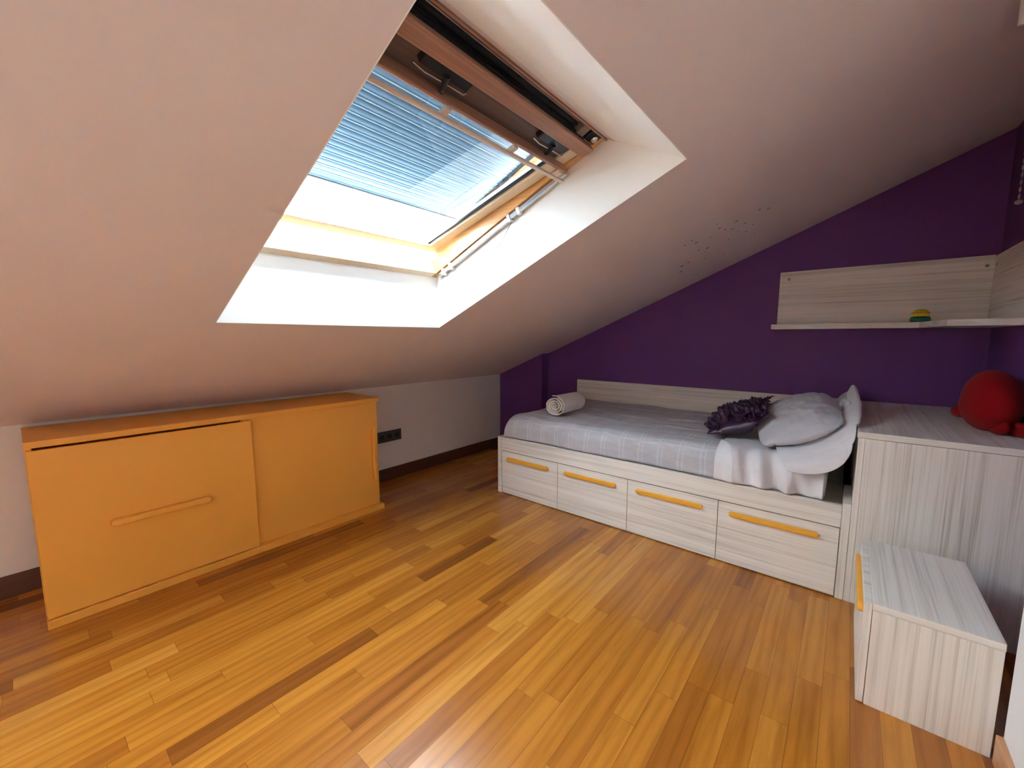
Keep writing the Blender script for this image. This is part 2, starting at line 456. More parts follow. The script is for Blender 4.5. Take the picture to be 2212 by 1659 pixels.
# dark gasket gap between the head and the sash
gk = MB(); sbar(gk, 2.556, 2.6305, 0.300, 0.345, yo0+0.01, yo1-0.035)
sbar(gk, 2.590, 2.600, 0.285, 0.300, yo0+0.01, yo1-0.035, 0.001); sbar(gk, 2.612, 2.618, 0.280, 0.300, yo0+0.01, yo1-0.035, 0.001)
gk.build('gasket', M_black, window)
cl = MB(); sbar(cl, 2.585, 2.628, 0.252, 0.300, Y1-0.105, Y1-0.036, 0.004)
clo = cl.build('hinge_block', M_dmetal, window)
c2 = MB(); sbar(c2, 2.580, 2.626, 0.258, 0.300, Y1-0.150, Y1-0.109, 0.006); c2.build('hinge_cover', M_gmetal, window)
cc = ao(2.607,0.250,Y1-0.07)
MB().lathe((0,0,0), [(0.004,0),(0.013,0.001),(0.015,0.006),(0.010,0.011),(0.004,0.011)], 24).build('screw_ring', M_steel, clo).matrix_local = Matrix.Translation(cc) @ Matrix.Rotation(-math.atan(SL)+math.pi,4,'Y')
# sash, tipped a few degrees about its middle
TILT = -0.12; PA, PO = 2.05, 0.318
def so(al, d, y):
    """sash point: al along, d out from the sash's inner face"""
    return ao(al, PO + TILT*(al-PA) + d, y)
def ssbar(mb, al0, al1, d0, d1, y0, y1, bev=0.002):
    return mb.hexa([so(al0,d0,y0),so(al1,d0,y0),so(al1,d0,y1),so(al0,d0,y1),so(al0,d1,y0),so(al1,d1,y0),so(al1,d1,y1),so(al0,d1,y1)], bev)
sy0, sy1 = Y0+0.036, Y1-0.036
SA0, SA1 = 1.585, 2.582
sash = MB()
ssbar(sash, SA0, SA0+0.06, 0.0, 0.05, sy0, sy1, 0.004)              # bottom rail
ssbar(sash, SA0, SA1, 0.001, 0.049, sy1-0.058, sy1, 0.004)
ssbar(sash, SA0, SA1, 0.001, 0.049, sy0, sy0+0.058, 0.004)
sasho = sash.build('sash', M_sunlit_pine, window)
tr_ = MB(); ssbar(tr_, SA1-0.052, SA1, -0.024, -0.002, sy0, sy1, 0.004); tr_.build('top_rail', M_pine, sasho)
# added unseen skylight: plain frame, lets fill daylight into the room
w2 = MB()
for a0, a1, y0, y1 in ((B0-0.005,B0+0.09,V0,V1),(2.56,2.705,V0,V1),(B0-0.005,2.705,V0-0.01,V0+0.09),(B0-0.005,2.705,V1-0.09,V1+0.01)):
    sbar(w2, a0, a1, 0.262, 0.38, y0, y1)
fill_skylight = struct(w2, 'added_fill_skylight', M_pineX)
ck = MB(); ssbar(ck, SA1-0.050, SA1-0.001, -0.001, 0.060, sy0+0.004, sy1-0.004, 0.001)
ssbar(ck, SA1-0.002, SA1+0.003, 0.012, 0.020, sy0+0.004, sy1-0.02, 0.001); ssbar(ck, SA1-0.002, SA1+0.002, 0.032, 0.036, sy0+0.004, sy1-0.02, 0.001)
ck.build('top_cladding', M_black, sasho)
# white inner facing strips on the sash sides
gs = MB(); ssbar(gs, SA0+0.06, SA1-0.06, 0.012, 0.020, sy1-0.074, sy1-0.060, 0.001); ssbar(gs, SA0+0.06, SA1-0.06, 0.012, 0.020, sy0+0.060, sy0+0.074, 0.001)
gs.build('glazing_bead', M_dmetal, sasho)
# recessed ventilation channel with its latches, flap lip and pull bar
ch = MB(); ssbar(ch, 2.440, 2.531, 0.010, 0.045, sy0+0.03, sy1-0.03, 0.003)
cho = ch.build('ventilation_channel', wood('dark channel', (0.10,0.065,0.055), (0.16,0.105,0.09), 'y', 0.35), sasho)
lip = MB(); ssbar(lip, 2.437, 2.450, -0.036, 0.010, sy0-0.01, sy1+0.012, 0.004); lip.build('ventilation_flap', M_pine, sasho)
bar = MB(); ssbar(bar, 2.405, 2.421, -0.062, -0.050, sy0-0.005, sy1+0.01, 0.004)
baro = bar.build('control_bar', M_bar, sasho)
for q in (0.03, 0.31, 0.62, 0.93):
    yb = sy1 - 0.02 - q
    if yb > sy0:
        bk = MB(); ssbar(bk, 2.412, 2.447, -0.056, -0.040, yb-0.010, yb+0.010, 0.002); bk.build('bar_bracket', M_bar, baro)
for ylc in (Y1-0.20, Y1-0.72):
    lt = MB(); ssbar(lt, 2.492, 2.528, -0.012, 0.012, ylc-0.085, ylc+0.085, 0.003); l0 = lt.build('latch', M_dmetal, sasho)
    l2 = MB(); l2.tube([so(2.487,-0.012,ylc-0.10),so(2.482,-0.016,ylc-0.06),so(2.484,-0.014,ylc),so(2.484,-0.014,ylc+0.08),so(2.490,-0.010,ylc+0.088)], 0.003)
    l2.build('latch_rod', M_steel, l0)
    l3 = MB(); l3.tube([so(2.505,-0.014,ylc),so(2.470,-0.020,ylc+0.012),so(2.456,-0.012,ylc+0.016)], [0.010,0.007,0.005]); l3.build('latch_arm', M_dmetal, l0)
    l4 = MB(); l4.tube([so(2.462,-0.016,ylc+0.020),so(2.452,-0.012,ylc+0.024)], 0.006); l4.build('latch_pin', M_steel, l0)
# glass: clear pane with its mirror reflection
gm = bpy.data.materials.new('window glass'); gm.use_nodes = True; nt = gm.node_tree; nt.nodes.clear()
out = nt.nodes.new('ShaderNodeOutputMaterial'); mx = nt.nodes.new('ShaderNodeMixShader')
tr = nt.nodes.new('ShaderNodeBsdfTransparent'); tr.inputs[0].default_value = (0.86,0.94,0.95,1)
gl = nt.nodes.new('ShaderNodeBsdfGlossy'); gl.inputs['Roughness'].default_value = 0.0; gl.inputs['Color'].default_value = (0.95,0.98,1,1)
fz = nt.nodes.new('ShaderNodeFresnel'); fz.inputs[0].default_value = 1.5
nt.links.new(math_(nt, 'MULTIPLY', fz.outputs[0], 1.8), mx.inputs[0])
nt.links.new(tr.outputs[0], mx.inputs[1]); nt.links.new(gl.outputs[0], mx.inputs[2]); nt.links.new(mx.outputs[0], out.inputs[0])
gp = MB(); gp.grid([[so(SA0+0.05,0.024,sy0+0.05),so(SA0+0.05,0.024,sy1-0.05)],[so(2.445,0.024,sy0+0.05),so(2.445,0.024,sy1-0.05)]])
gp.build('pane', gm, sasho)
MB().grid([[ao(B0+0.07,0.31,V0+0.07),ao(B0+0.07,0.31,V1-0.07)],[ao(2.58,0.31,V0+0.07),ao(2.58,0.31,V1-0.07)]]).build('pane', gm, fill_skylight)
# side rail with clips and the pull cord on the right reveal
rl = MB(); sbar(rl, 1.560, 2.44, 0.236, 0.258, Y1-0.024, Y1-0.006, 0.003); ro = rl.build('blind_rail', M_steel, window)
for a in (1.60, 1.66, 2.10, 2.16):
    k = MB(); sbar(k, a, a+0.018, 0.228, 0.264, Y1-0.028, Y1-0.003, 0.003); k.build('rail_clip', M_white, ro)
cd = MB(); cd.tube([ao(2.13,0.238,Y1-0.014),ao(2.0,0.175,Y1-0.006),ao(1.80,0.195,Y1-0.004),ao(1.58,0.235,Y1-0.010)], 0.0016, 6); cd.build('pull_cord', M_gmetal, window)

# roller shutter outside
sm = bpy.data.materials.new('shutter slat'); sm.use_nodes = True; nt = sm.node_tree; b = nt.nodes['Principled BSDF']
b.inputs['Base Color'].default_value = (0.060,0.105,0.15,1); b.inputs['Roughness'].default_value = 0.6; b.inputs['Specular IOR Level'].default_value = 0.12
tl = nt.nodes.new('ShaderNodeBsdfTranslucent'); tl.inputs[0].default_value = (0.25,0.42,0.60,1)
ms = nt.nodes.new('ShaderNodeMixShader'); ms.inputs[0].default_value = 0.0020
nt.links.new(b.outputs[0], ms.inputs[1]); nt.links.new(tl.outputs[0], ms.inputs[2]); nt.links.new(ms.outputs[0], nt.nodes['Material Output'].inputs[0])
SH0, SP, SO = 1.80, 0.032, 0.455
sh = thing('roller_shutter', ao(2.7,SO,(Y0+Y1)/2), 'grey blue slatted roller shutter lowered over upper part of the skylight, outside the glass', 'shutter')
M_light_line = simple('painted light line between slats', (0.30,0.42,0.47), 0.5, 0.0, 0.2)  # paler stripe colour stands in for light showing between the slats
mb = MB(); a = SH0
while a < 2.74:
    P = []
    for k in range(8):                       # crowned slat, its upper edge tucked behind the next one
        t = k/7; P.append([ao(a + t*(SP+0.002), SO - 0.0030*math.sin(math.pi*min(1,t*1.02)) + 0.003*(t > 0.93), y) for y in (Y0-0.03, Y1+0.03)])
    mb.grid(P); a += SP
sc_ = mb.build('slat_curtain', sm, sh, smooth='all')
mb = MB(); a = SH0
while a < 2.74:
    sbar(mb, a-0.0016, a+0.0016, SO-0.0032, SO-0.0002, Y0-0.03, Y1+0.03, 0); a += SP
mb.build('slat_light_lines', M_light_line, sc_)
eb = MB(); sbar(eb, SH0-0.022, SH0-0.002, SO-0.010, SO+0.006, Y0-0.03, Y1+0.03); eb.build('bottom_bar', M_dmetal, sh)
for yy in (Y0-0.036, Y1+0.012):
    g_ = MB(); sbar(g_, 1.5, 2.75, SO-0.03, SO+0.02, yy, yy+0.024); g_.build('guide_rail', M_dmetal, sh)

def copy_tree(o, parent=None, dv=None):
    c = o.copy(); COL.objects.link(c); c.parent = parent
    if dv is not None: c.location = o.location + Vector(dv)
    for ch_ in list(o.children): copy_tree(ch_, c)
    return c
sh2 = copy_tree(sh, None, UA*0.27 + Vector((0, (V0+V1)/2-(Y0+Y1)/2, 0))); sh2.scale = (1, (V1-V0)/(Y1-Y0), 1)
sh2.name = 'fill_skylight_shutter'; sh2['kind'] = 'structure'  # shutter copy that sets how much fill the added skylight gives
for k_ in ('label','category'): del sh2[k_]

# ------------------------------------------------------------------ orange sliding-door sideboard
CY0, CY1 = -3.362, -1.850
cab = thing('sideboard', (0.22,(CY0+CY1)/2,0), 'low orange lacquered sideboard with two sliding doors under the sloped ceiling', 'cabinet')
MB().box(0.018,0.436,CY0,CY1+0.013,0.732,0.7585,0.002).build('top_panel', M_orange, cab)
MB().box(0.018,0.459,CY0,CY1+0.013,0.0,0.035,0.003).build('base_panel', M_orange, cab)
for y0 in (CY0, CY1-0.020):
    MB().box(0.018,0.400 if y0 < -3 else 0.404,y0,y0+0.020,0.035,0.732,0.001).build('side_panel', M_orange, cab)
MB().box(0.018,0.026,CY0+0.02,CY1-0.02,0.035,0.732).build('back_panel', M_orange, cab)
MB().box(0.026,0.38,-2.60,-2.58,0.035,0.732).build('divider', M_orange, cab)
dl = MB().box(0.432,0.450,CY0+0.004,-2.600,0.040,0.724,0.0015).build('sliding_door', M_orange, cab)
dr = MB().box(0.406,0.424,-2.640,CY1,0.036,0.731,0.0015).build('sliding_door', M_orange, cab)
pill((0.448,-2.977,0.370), 0.355, (0,1,0), 0.029, 0.030, (1,0,0)).build('handle', M_orange, dl, smooth=True)
pill((0.422,CY1-0.033,0.385), 0.352, (0,0,1), 0.026, 0.026, (1,0,0)).build('handle', M_orange, dr, smooth=True)

# wall sockets
sk = thing('wall_socket', (0.0,-1.482,0.362), 'charcoal three-gang wall socket on the pale wall beside the orange sideboard', 'socket')
MB().box(0.0005,0.010,-1.596,-1.369,0.318,0.408,0.003).build('cover_plate', M_socket, sk)
for k in range(3):
    yc = -1.555 + 0.0715*k
    so_ = MB(); t = bmesh.new()
    bmesh.ops.create_cone(t, cap_ends=True, segments=32, radius1=0.0245, radius2=0.0245, depth=0.003)
    so_.merge(t, Matrix.Translation((0.0115,yc,0.363)) @ Matrix.Rotation(math.pi/2,4,'Y')); o = so_.build('outlet', M_socketd, sk)
    rg = MB(); pts = [(0.012,yc+0.027*math.cos(i*math.pi/16),0.363+0.027*math.sin(i*math.pi/16)) for i in range(33)]
    rg.tube(pts, 0.0022, 6, cap=False); rg.build('rim', M_socket, o)

# ------------------------------------------------------------------ day bed
XB0, TB, DW = 0.855, 0.040, 0.490
XE = XB0+TB+4*DW
bed = thing('daybed', ((XB0+XE)/2,YF/2,0), 'pale wood-grain day bed with four drawers and orange handles against the purple wall', 'bed')
lam(MB().box(XB0,XB0+0.036,YF,-0.002,0.0,0.426,0.0015), 'foot_panel', 'y', bed)
lam(MB().box(XB0+0.0365,XE,YF,YF+0.022,0.327,0.426,0.0015), 'front_rail', 'x', bed)
lam(MB().box(XE+0.001,XT-0.001,YF,YF+0.30,0.0,0.44,0.0015), 'post', 'z', bed)
lam(MB().box(XB0+0.037,XE,YF+0.024,-0.004,0.365,0.385), 'slat_base', 'x', bed)
MB().box(XB0+0.037,XE,YF+0.024,YF+0.030,0.008,0.365).build('gap_shade_panel', M_socketd, bed)  # panel coloured black so the drawer gaps look deeply shaded
lam(MB().box(0.883,XT-0.006,-0.026,-0.002,0.386,0.766,0.0015), 'back_panel', 'x', bed)
for k in range(4):
    x0 = XB0+TB+k*DW
    d = lam(MB().box(x0+0.0016,x0+DW-0.0016,YF+0.001,YF+0.021,0.006,0.3215,0.001), 'drawer', 'x', bed)
    pill((x0+DW/2-0.01,YF+0.002,0.270), 0.365, (1,0,0), 0.026, 0.016, (0,-1,0)).build('handle', M_yellow, d, smooth=True)

def smoothstep(t): t = max(0,min(1,t)); return t*t*(3-2*t)
def nz(x, y, z=0, s=1): return noise.noise(Vector((x*s,y*s,z*s)))
# mattress
MT = 0.570
mb = MB().box(0.915,2.790,-1.072,-0.032,0.386,MT-0.012,0.045,5)
MAT_ = mb.build('mattress', M_matt, smooth='all', loc=(1.85,-0.55,0.386))
tag(MAT_, 'pale mattress corner showing below the rumpled white sheet on the day bed', 'mattress')
# bedspread: drapes over foot end and front
def drape(x0, x1, y0, y1, ztop, zlow, nx, ny, rad, amp, seed, thick=0.006):
    """cloth over the mattress top and down the front (y0) and, if foot, the left end"""
    def P(i, j):
        u, v = i/(nx-1), j/(ny-1)
        # arclength along y: front drop, rounded edge, top
        H = ztop-zlow-rad; Lr = rad*math.pi/2; T = (y1-y0-rad)
        tot = H+Lr+T; s = v*tot
        if s < H: yy, zz = y0, zlow+s; ny_, nz_ = -1, 0
        elif s < H+Lr:
            a = (s-H)/rad; yy = y0+rad-rad*math.cos(a); zz = zlow+H+rad*math.sin(a); ny_, nz_ = -math.cos(a), math.sin(a)
        else: yy = y0+rad+(s-H-Lr); zz = ztop; ny_, nz_ = 0, 1
        return yy, zz, ny_, nz_
    return P
def make_spread(x0, x1, foot, mat_, name, label, cat, zt, zl, seed, y0, amp=1.0):
    nx, ny = 150, 110; rad = 0.075; rows = []
    for i in range(nx):
        u = i/(nx-1); row = []
        # arclength along x: foot drop + round + top
        if foot:
            H = zt-zl-rad; Lr = rad*math.pi/2; T = x1-x0-rad; s = u*(H+Lr+T)
            if s < H: xx, fz = x0, zl+s
            elif s < H+Lr: a = (s-H)/rad; xx = x0+rad-rad*math.cos(a); fz = zl+H+rad*math.sin(a)
            else: xx, fz = x0+rad+(s-H-Lr), zt
        else: xx, fz = x0+(x1-x0)*u, zt
        for j in range(ny):
            v = j/(ny-1)
            H = zt-zl-rad; Lr = rad*math.pi/2; T = -0.040-y0-rad; s = v*(H+Lr+T)
            if s < H: yy, gz = y0, zl+s; n = Vector((0,-1,0))
            elif s < H+Lr: a = (s-H)/rad; yy = y0+rad-rad*math.cos(a); gz = zl+H+rad*math.sin(a); n = Vector((0,-math.cos(a),math.sin(a)))
            else: yy, gz = y0+rad+(s-H-Lr), zt; n = Vector((0,0,1))
            zz = min(fz, gz) if not foot else zl + (fz-zl)*(gz-zl)/(zt-zl)
            # gentle folds
            w = 0.006*nz(xx*2.2, yy*3.5, 1) + 0.004*nz(xx*6, yy*9, 4)
            # long creases along the bed
            w += 0.011*max(0, 1-abs(math.sin(yy*13+nz(xx*1.5,yy*2,1)*2.4))*3.2)*smoothstep((yy+1.02)/0.2)*smoothstep(nz(xx*2.6,yy*6,12)*1.6+0.6)
            w += 0.009*max(0, 1-abs(math.sin(xx*6.4+nz(xx*2,yy*1.5,6)*2.0))*3.5)*smoothstep((yy+1.02)/0.2)*smoothstep(nz(xx*2,yy*3,22)*1.6+0.4)
            w += (seed > 2)*(0.010*max(0, 1-abs(math.sin(xx*11+yy*7+nz(xx*3,yy*3,8)*2.2))*1.6) + 0.006)
            # front sags in scallops
            fr_ = 1-smoothstep((yy-y0)/0.16)
            w += fr_*(0.012*nz(xx*4.3, gz*5, seed+9) + 0.006*math.sin(xx*9+2*nz(xx*2,0,seed)))
            if seed > 2: w += fr_*(0.009*math.sin(xx*38+3*nz(xx*5,gz*6,3))+0.006*math.sin(xx*71+gz*20))*smoothstep((xx-2.40)/0.08)
            w = amp*w
            w += 0.012
            row.append(Vector((xx,yy,zz)) + n*w)
        rows.append(row)
    mb = MB(); mb.grid(rows)
    o = mb.build(name, mat_, smooth='all', loc=((x0+x1)/2, -0.55, zt-0.02))
    md = o.modifiers.new('thick','SOLIDIFY'); md.thickness = 0.004; md.offset = -1
    return tag(o, label, cat)
SPR = make_spread(0.912, 2.372, True, M_quilt, 'bedspread', 'light grey checked bedspread covering the lower part of the day bed', 'bedspread', MT+0.008, 0.432, 1.0, -1.088)
SHE = make_spread(2.335, 2.782, False, M_sheet, 'bed_sheet', 'rumpled white sheet hanging over the front edge at head of the day bed', 'sheet', MT+0.010, 0.432, 5.0, -1.094, 1.5)

clear(SPR, [MAT_], 0.008, 0.06, 2); clear(SHE, [MAT_, SPR], 0.009, 0.06, 3)
# pillows
def pillow(a, b, c, seed, pinch=0.10, n=44, wr=1.0):
    """local pillow: half sizes a,b and half thickness c"""
    mb = MB(); rows = {1:[], -1:[]}
    t = bmesh.new(); grid = {}
    def p(u, v, s):
        x = a*u*(1-pinch*(1-v*v)*u*u); y = b*v*(1-pinch*(1-u*u)*v*v)
        h = c*((1-u**4)*(1-v**4))**0.5 * (0.80+0.20*(1-u*u)*(1-v*v))
        edge = max(abs(u),abs(v))
        h *= 1+0.10*nz(u*2.3,v*2.3,seed)
        h += wr*s*0.0 + wr*(0.010*nz(u*3.2,v*5.5,seed+4+s)+0.006*nz(u*8,v*6,seed+7+s))*(1-edge**6)
        return Vector((x,y,s*max(h,0.0)))
    for s in (1,-1):
        for i in range(n):
            for j in range(n):
                u, v = -1+2*i/(n-1), -1+2*j/(n-1)
                if s == -1 and (i in (0,n-1) or j in (0,n-1)): grid[(s,i,j)] = grid[(1,i,j)]; continue
                q = p(u,v,s)
                if i in (0,n-1) or j in (0,n-1): q.z = 0.006*nz(u*4,v*4,seed)
                grid[(s,i,j)] = t.verts.new(q)
    for s in (1,-1):
        for i in range(n-1):
            for j in range(n-1):
                q = (grid[(s,i,j)],grid[(s,i+1,j)],grid[(s,i+1,j+1)],grid[(s,i,j+1)])
                t.faces.new(q if s == 1 else q[::-1])
    return t
def frame(o, ex, ey):
    """rotation matrix with local x along ex, local y near ey"""
    ex = Vector(ex).normalized(); ez = ex.cross(Vector(ey)).normalized(); ey = ez.cross(ex)
    return Matrix.Translation(o) @ Matrix((ex,ey,ez)).transposed().to_4x4()

# white pillow leaning on the chest, its open case flopping outwards
mb = MB(); mb.merge(pillow(0.130,0.30,0.042,11.0,0.05), frame((2.800,-0.40,0.715),(0.42,0,0.90),(0,1,0)))
wp = mb.build('white_pillow', M_sheet, smooth='all', loc=(2.8,-0.4,0.60))
tag(wp, 'white pillow with a loose open case, between the grey pillow and the tall chest', 'pillow')
# loose end of its pillowcase: a hanging sheet of cloth
rowsU = [
 [(2.585,-1.000,0.618),(2.640,-0.985,0.628),(2.70,-0.965,0.650),(2.755,-0.945,0.690),(2.800,-0.905,0.735),(2.825,-0.80,0.775),(2.835,-0.66,0.805),(2.840,-0.52,0.832),(2.838,-0.44,0.846)],
 [(2.600,-1.060,0.604),(2.660,-1.055,0.612),(2.72,-1.050,0.632),(2.78,-1.035,0.672),(2.828,-1.000,0.728),(2.862,-0.93,0.782),(2.872,-0.76,0.820),(2.866,-0.58,0.862),(2.856,-0.46,0.896)],
 [(2.620,-1.098,0.570),(2.690,-1.106,0.578),(2.75,-1.110,0.596),(2.81,-1.106,0.634),(2.852,-1.090,0.690),(2.886,-1.020,0.775),(2.893,-0.84,0.806),(2.888,-0.62,0.850),(2.876,-0.48,0.880)],
 [(2.645,-1.106,0.535),(2.700,-1.116,0.538),(2.76,-1.122,0.550),(2.815,-1.122,0.580),(2.856,-1.114,0.632),(2.874,-1.085,0.712),(2.893,-0.93,0.782),(2.895,-0.68,0.812),(2.886,-0.52,0.845)]]
def cr(p0,p1,p2,p3,t):
    return 0.5*((2*p1)+(p2-p0)*t+(2*p0-5*p1+4*p2-p3)*t*t+(3*p1-p0-3*p2+p3)*t*t*t)
def spline(pts, m):
    pts = [Vector(p) for p in pts]; out = []; n = len(pts)-1
    for k in range(m):
        s = k/(m-1)*n; i = min(int(s), n-1); t = s-i
        out.append(cr(pts[max(i-1,0)],pts[i],pts[i+1],pts[min(i+2,n)],t))
    return out
A_ = [spline(r, 60) for r in rowsU]
G_ = [list(r) for r in zip(*[spline([A_[k][j] for k in range(len(A_))], 30) for j in range(60)])]
for r in G_:
    for q in r:
        q += Vector((0.5,-0.6,0.6))*(0.008*nz(q.x*9,q.y*9,q.z*12)+0.005*nz(q.x*22,q.y*16,q.z*20+4))
        q.x = min(q.x, 2.876 if q.z < 0.776 else 2.91)
mb = MB(); mb.grid(G_); fl = mb.build('case_flap', M_sheet, wp, smooth='all')
clear(wp, [SHE], 0.012, 0.2, 5); clear(fl, [SHE], 0.010, 0.08, 4)
md = fl.modifiers.new('thick','SOLIDIFY'); md.thickness = 0.004; md.offset = 0

mb = MB(); mb.merge(pillow(0.178,0.285,0.100,3.0,-0.10,56,1.1), frame((2.645,-0.715,0.712),(0.86,0.10,0.36),(-0.22,1,0.12)))
gpo = mb.build('grey_pillow', M_greyp, smooth='all', loc=(2.65,-0.7,0.6)); wp.data.name = 'closed_white_pillow'
clear(gpo, [wp, fl, SPR, SHE], 0.018, 0.2, 7)
for v in gpo.data.vertices: v.co.x = min(v.co.x, 2.872-2.65)
tag(gpo, 'plump pale grey pillow leaning on the white pillow on the day bed', 'pillow')

# plum cushion with petal ruffles
cf = frame((2.392,-0.715,0.676),(0.86,0.05,0.33),(-0.10,1,0.10))
cu = thing('ruffled_cushion', (2.42,-0.70,0.60), 'dark plum cushion covered in fabric petals beside the grey pillow', 'cushion')
mb = MB(); mb.merge(pillow(0.165,0.20,0.055,8.0,0.0,36,0.4), cf); cco = mb.build('cushion_cover', M_plum, cu, smooth='all'); gpo.data.name = 'closed_grey_pillow'; clear(cco, [SHE, SPR, gpo], 0.020, 0.2, 6)
mb = MB(); random.seed(21)
for k in range(170):
    u, v = random.uniform(-0.92,0.95), random.uniform(-0.95,0.95)
    h = 0.055*((1-u**4)*(1-v**4))**0.5*(0.8+0.2*(1-u*u)*(1-v*v))
    c = Vector((0.165*u,0.20*v,h-0.004))
    az = random.uniform(0,2*math.pi); tl_ = random.uniform(0.5,1.25); L = random.uniform(0.028,0.046); wd = L*0.55
    d = Vector((math.cos(az)*math.cos(tl_),math.sin(az)*math.cos(tl_),math.sin(tl_))); side = Vector((-math.sin(az),math.cos(az),0)); up = d.cross(side)
    P = []
    for i in range(5):
        s = i/4; row = []
        for j in range(5):
            q = -1+j/2; ww = wd*math.sin(math.pi*(0.12+0.80*s))
            row.append(c + d*(L*s) + side*(q*ww) + up*(0.014*s*s*(1 if k%2 else -1) + 0.010*q*q*(0.5+s)))
        P.append(row)
    t = bmesh.new(); V = [[t.verts.new(p) for p in r] for r in P]
    for i in range(4):
        for j in range(4): t.faces.new((V[i][j],V[i+1][j],V[i+1][j+1],V[i][j+1]))
    mb.merge(t, cf)
pt = mb.build('petals', M_plum, cu, smooth='all'); pt['kind'] = 'stuff'; clear(pt, [SHE, SPR, gpo], 0.022, 0.12, 6)
md = pt.modifiers.new('thick','SOLIDIFY'); md.thickness = 0.0015
cu.location = Vector(cu.location) + Vector((-0.012, -0.004, 0.010))
def drop_touching(o, others, grow=0.004):
    """take off the few petals that would still pass through a neighbour"""
    bm = bmesh.new(); bm.from_mesh(o.data); bm.faces.ensure_lookup_table()
    t = BVHTree.FromPolygons([v.co + v.normal*g + world_origin(o) for g in (-grow, grow) for v in bm.verts],
                             [tuple(v.index + k*len(bm.verts) for v in f.verts) for k in (0,1) for f in bm.faces])
    bad = {a_ % len(bm.faces) for q in others for a_, b_ in t.overlap(tree(q))}
    seen = set(); stack = [bm.faces[i] for i in bad]
    while stack:
        f_ = stack.pop()
        if f_ in seen: continue
        seen.add(f_); stack += [g for v in f_.verts for g in v.link_faces if g not in seen]
    bmesh.ops.delete(bm, geom=list(seen), context='FACES')
    bm.to_mesh(o.data); bm.free(); return len(bad)
drop_touching(pt, [gpo, SHE, SPR])
for _ in range(60):                       # ease the cover off the pillow where triangles still cross
    hit = tree(cco).overlap(tree(gpo))
    if not hit: break
    for vi in {v for a_, b_ in hit for v in cco.data.polygons[a_].vertices}:
        cco.data.vertices[vi].co += Vector((-0.006, -0.001, 0.002))

# rolled towel
tw = MB(); n = 150; L0, L1 = -0.930, -0.630; cx, cz = 1.228, MT+0.098
t = bmesh.new(); rings = []
def spir(k):
    a = k/n*2*math.pi*3.2 + 0.6; r = 0.014+0.064*(k/n)
    r = r + 0.0012*math.sin(a*5)
    return cx+1.08*r*math.cos(a), cz+0.92*r*math.sin(a)
ys = [L0+0.004, L0, L0+0.03, (L0+L1)/2, L1-0.01, L1]
for k in range(n+1):
    x, z = spir(k); rings.append([t.verts.new((x + 0.02*(y-L0), y, z + 0.002*nz(x*40,y*30,z*40))) for y in ys])
for A, B in zip(rings, rings[1:]):
    for i in range(len(ys)-1): t.faces.new((A[i],A[i+1],B[i+1],B[i]))
tw.merge(t)
to = tw.build('rolled_towel', M_towel, smooth='all', loc=(cx,-0.78,MT+0.02))
md = to.modifiers.new('thick','SOLIDIFY'); md.thickness = 0.0085; md.offset = -1
md = to.modifiers.new('sub','SUBSURF'); md.levels = 1; md.render_levels = 1
tag(to, 'rolled white towel lying on the bedspread near the foot of the bed', 'towel')

# ------------------------------------------------------------------ tall chest behind the bed head
HT = 0.7615
ch = thing('storage_chest', ((XT+XR)/2,YF/2,0), 'tall pale wood-grain chest at the bed head carrying a red plush toy', 'chest')
lam(MB().box(XT-0.004,XR-0.001,YF,-0.002,HT-0.026,HT,0.002), 'top_panel', 'y', ch)
lam(MB().box(XT,XT+0.022,YF,-0.002,0.0,HT-0.0265,0.0015), 'side_panel', 'z', ch)
lam(MB().box(XT+0.0225,XR-0.001,YF+0.001,YF+0.020,0.0,HT-0.0275,0.001), 'front_panel', 'z', ch)
# low step
SX0, SX1, SY0, SY1, HS = 2.942, 3.212, -1.738, -1.216, 0.341
st = thing('step_box', ((SX0+SX1)/2,(SY0+SY1)/2,0), 'low pale wood-grain step box with an orange handle, in front of the tall chest', 'step')
lam(MB().box(SX0,SX1,SY0,SY1,HS-0.022,HS,0.0015), 'top_panel', 'y', st)
lam(MB().box(SX0+0.001,SX1-0.001,SY0+0.001,SY0+0.018,0.0,HS-0.0225,0.001), 'front_panel', 'z', st)
lam(MB().box(SX0+0.001,SX1-0.001,SY1-0.018,SY1,0.0,HS-0.0225,0.001), 'back_panel', 'z', st)
lam(MB().box(SX1-0.017,SX1,SY0+0.0185,SY1-0.0185,0.0,HS-0.0225,0.001), 'side_panel', 'z', st)
d = lam(MB().box(SX0-0.019,SX0-0.0005,SY0-0.001,SY1,0.004,HS-0.004,0.0015), 'drawer', 'z', st)
pill((SX0-0.018,(SY0+SY1)/2-0.015,0.290), 0.40, (0,1,0), 0.034, 0.016, (-1,0,0)).build('handle', M_yellow, d, smooth=True)

# ------------------------------------------------------------------ corner shelf
ZS = 1.239
sf = thing('wall_shelf', (2.93,-0.1,ZS), 'pale wood-grain corner wall shelf with back boards on the purple wall', 'shelf')
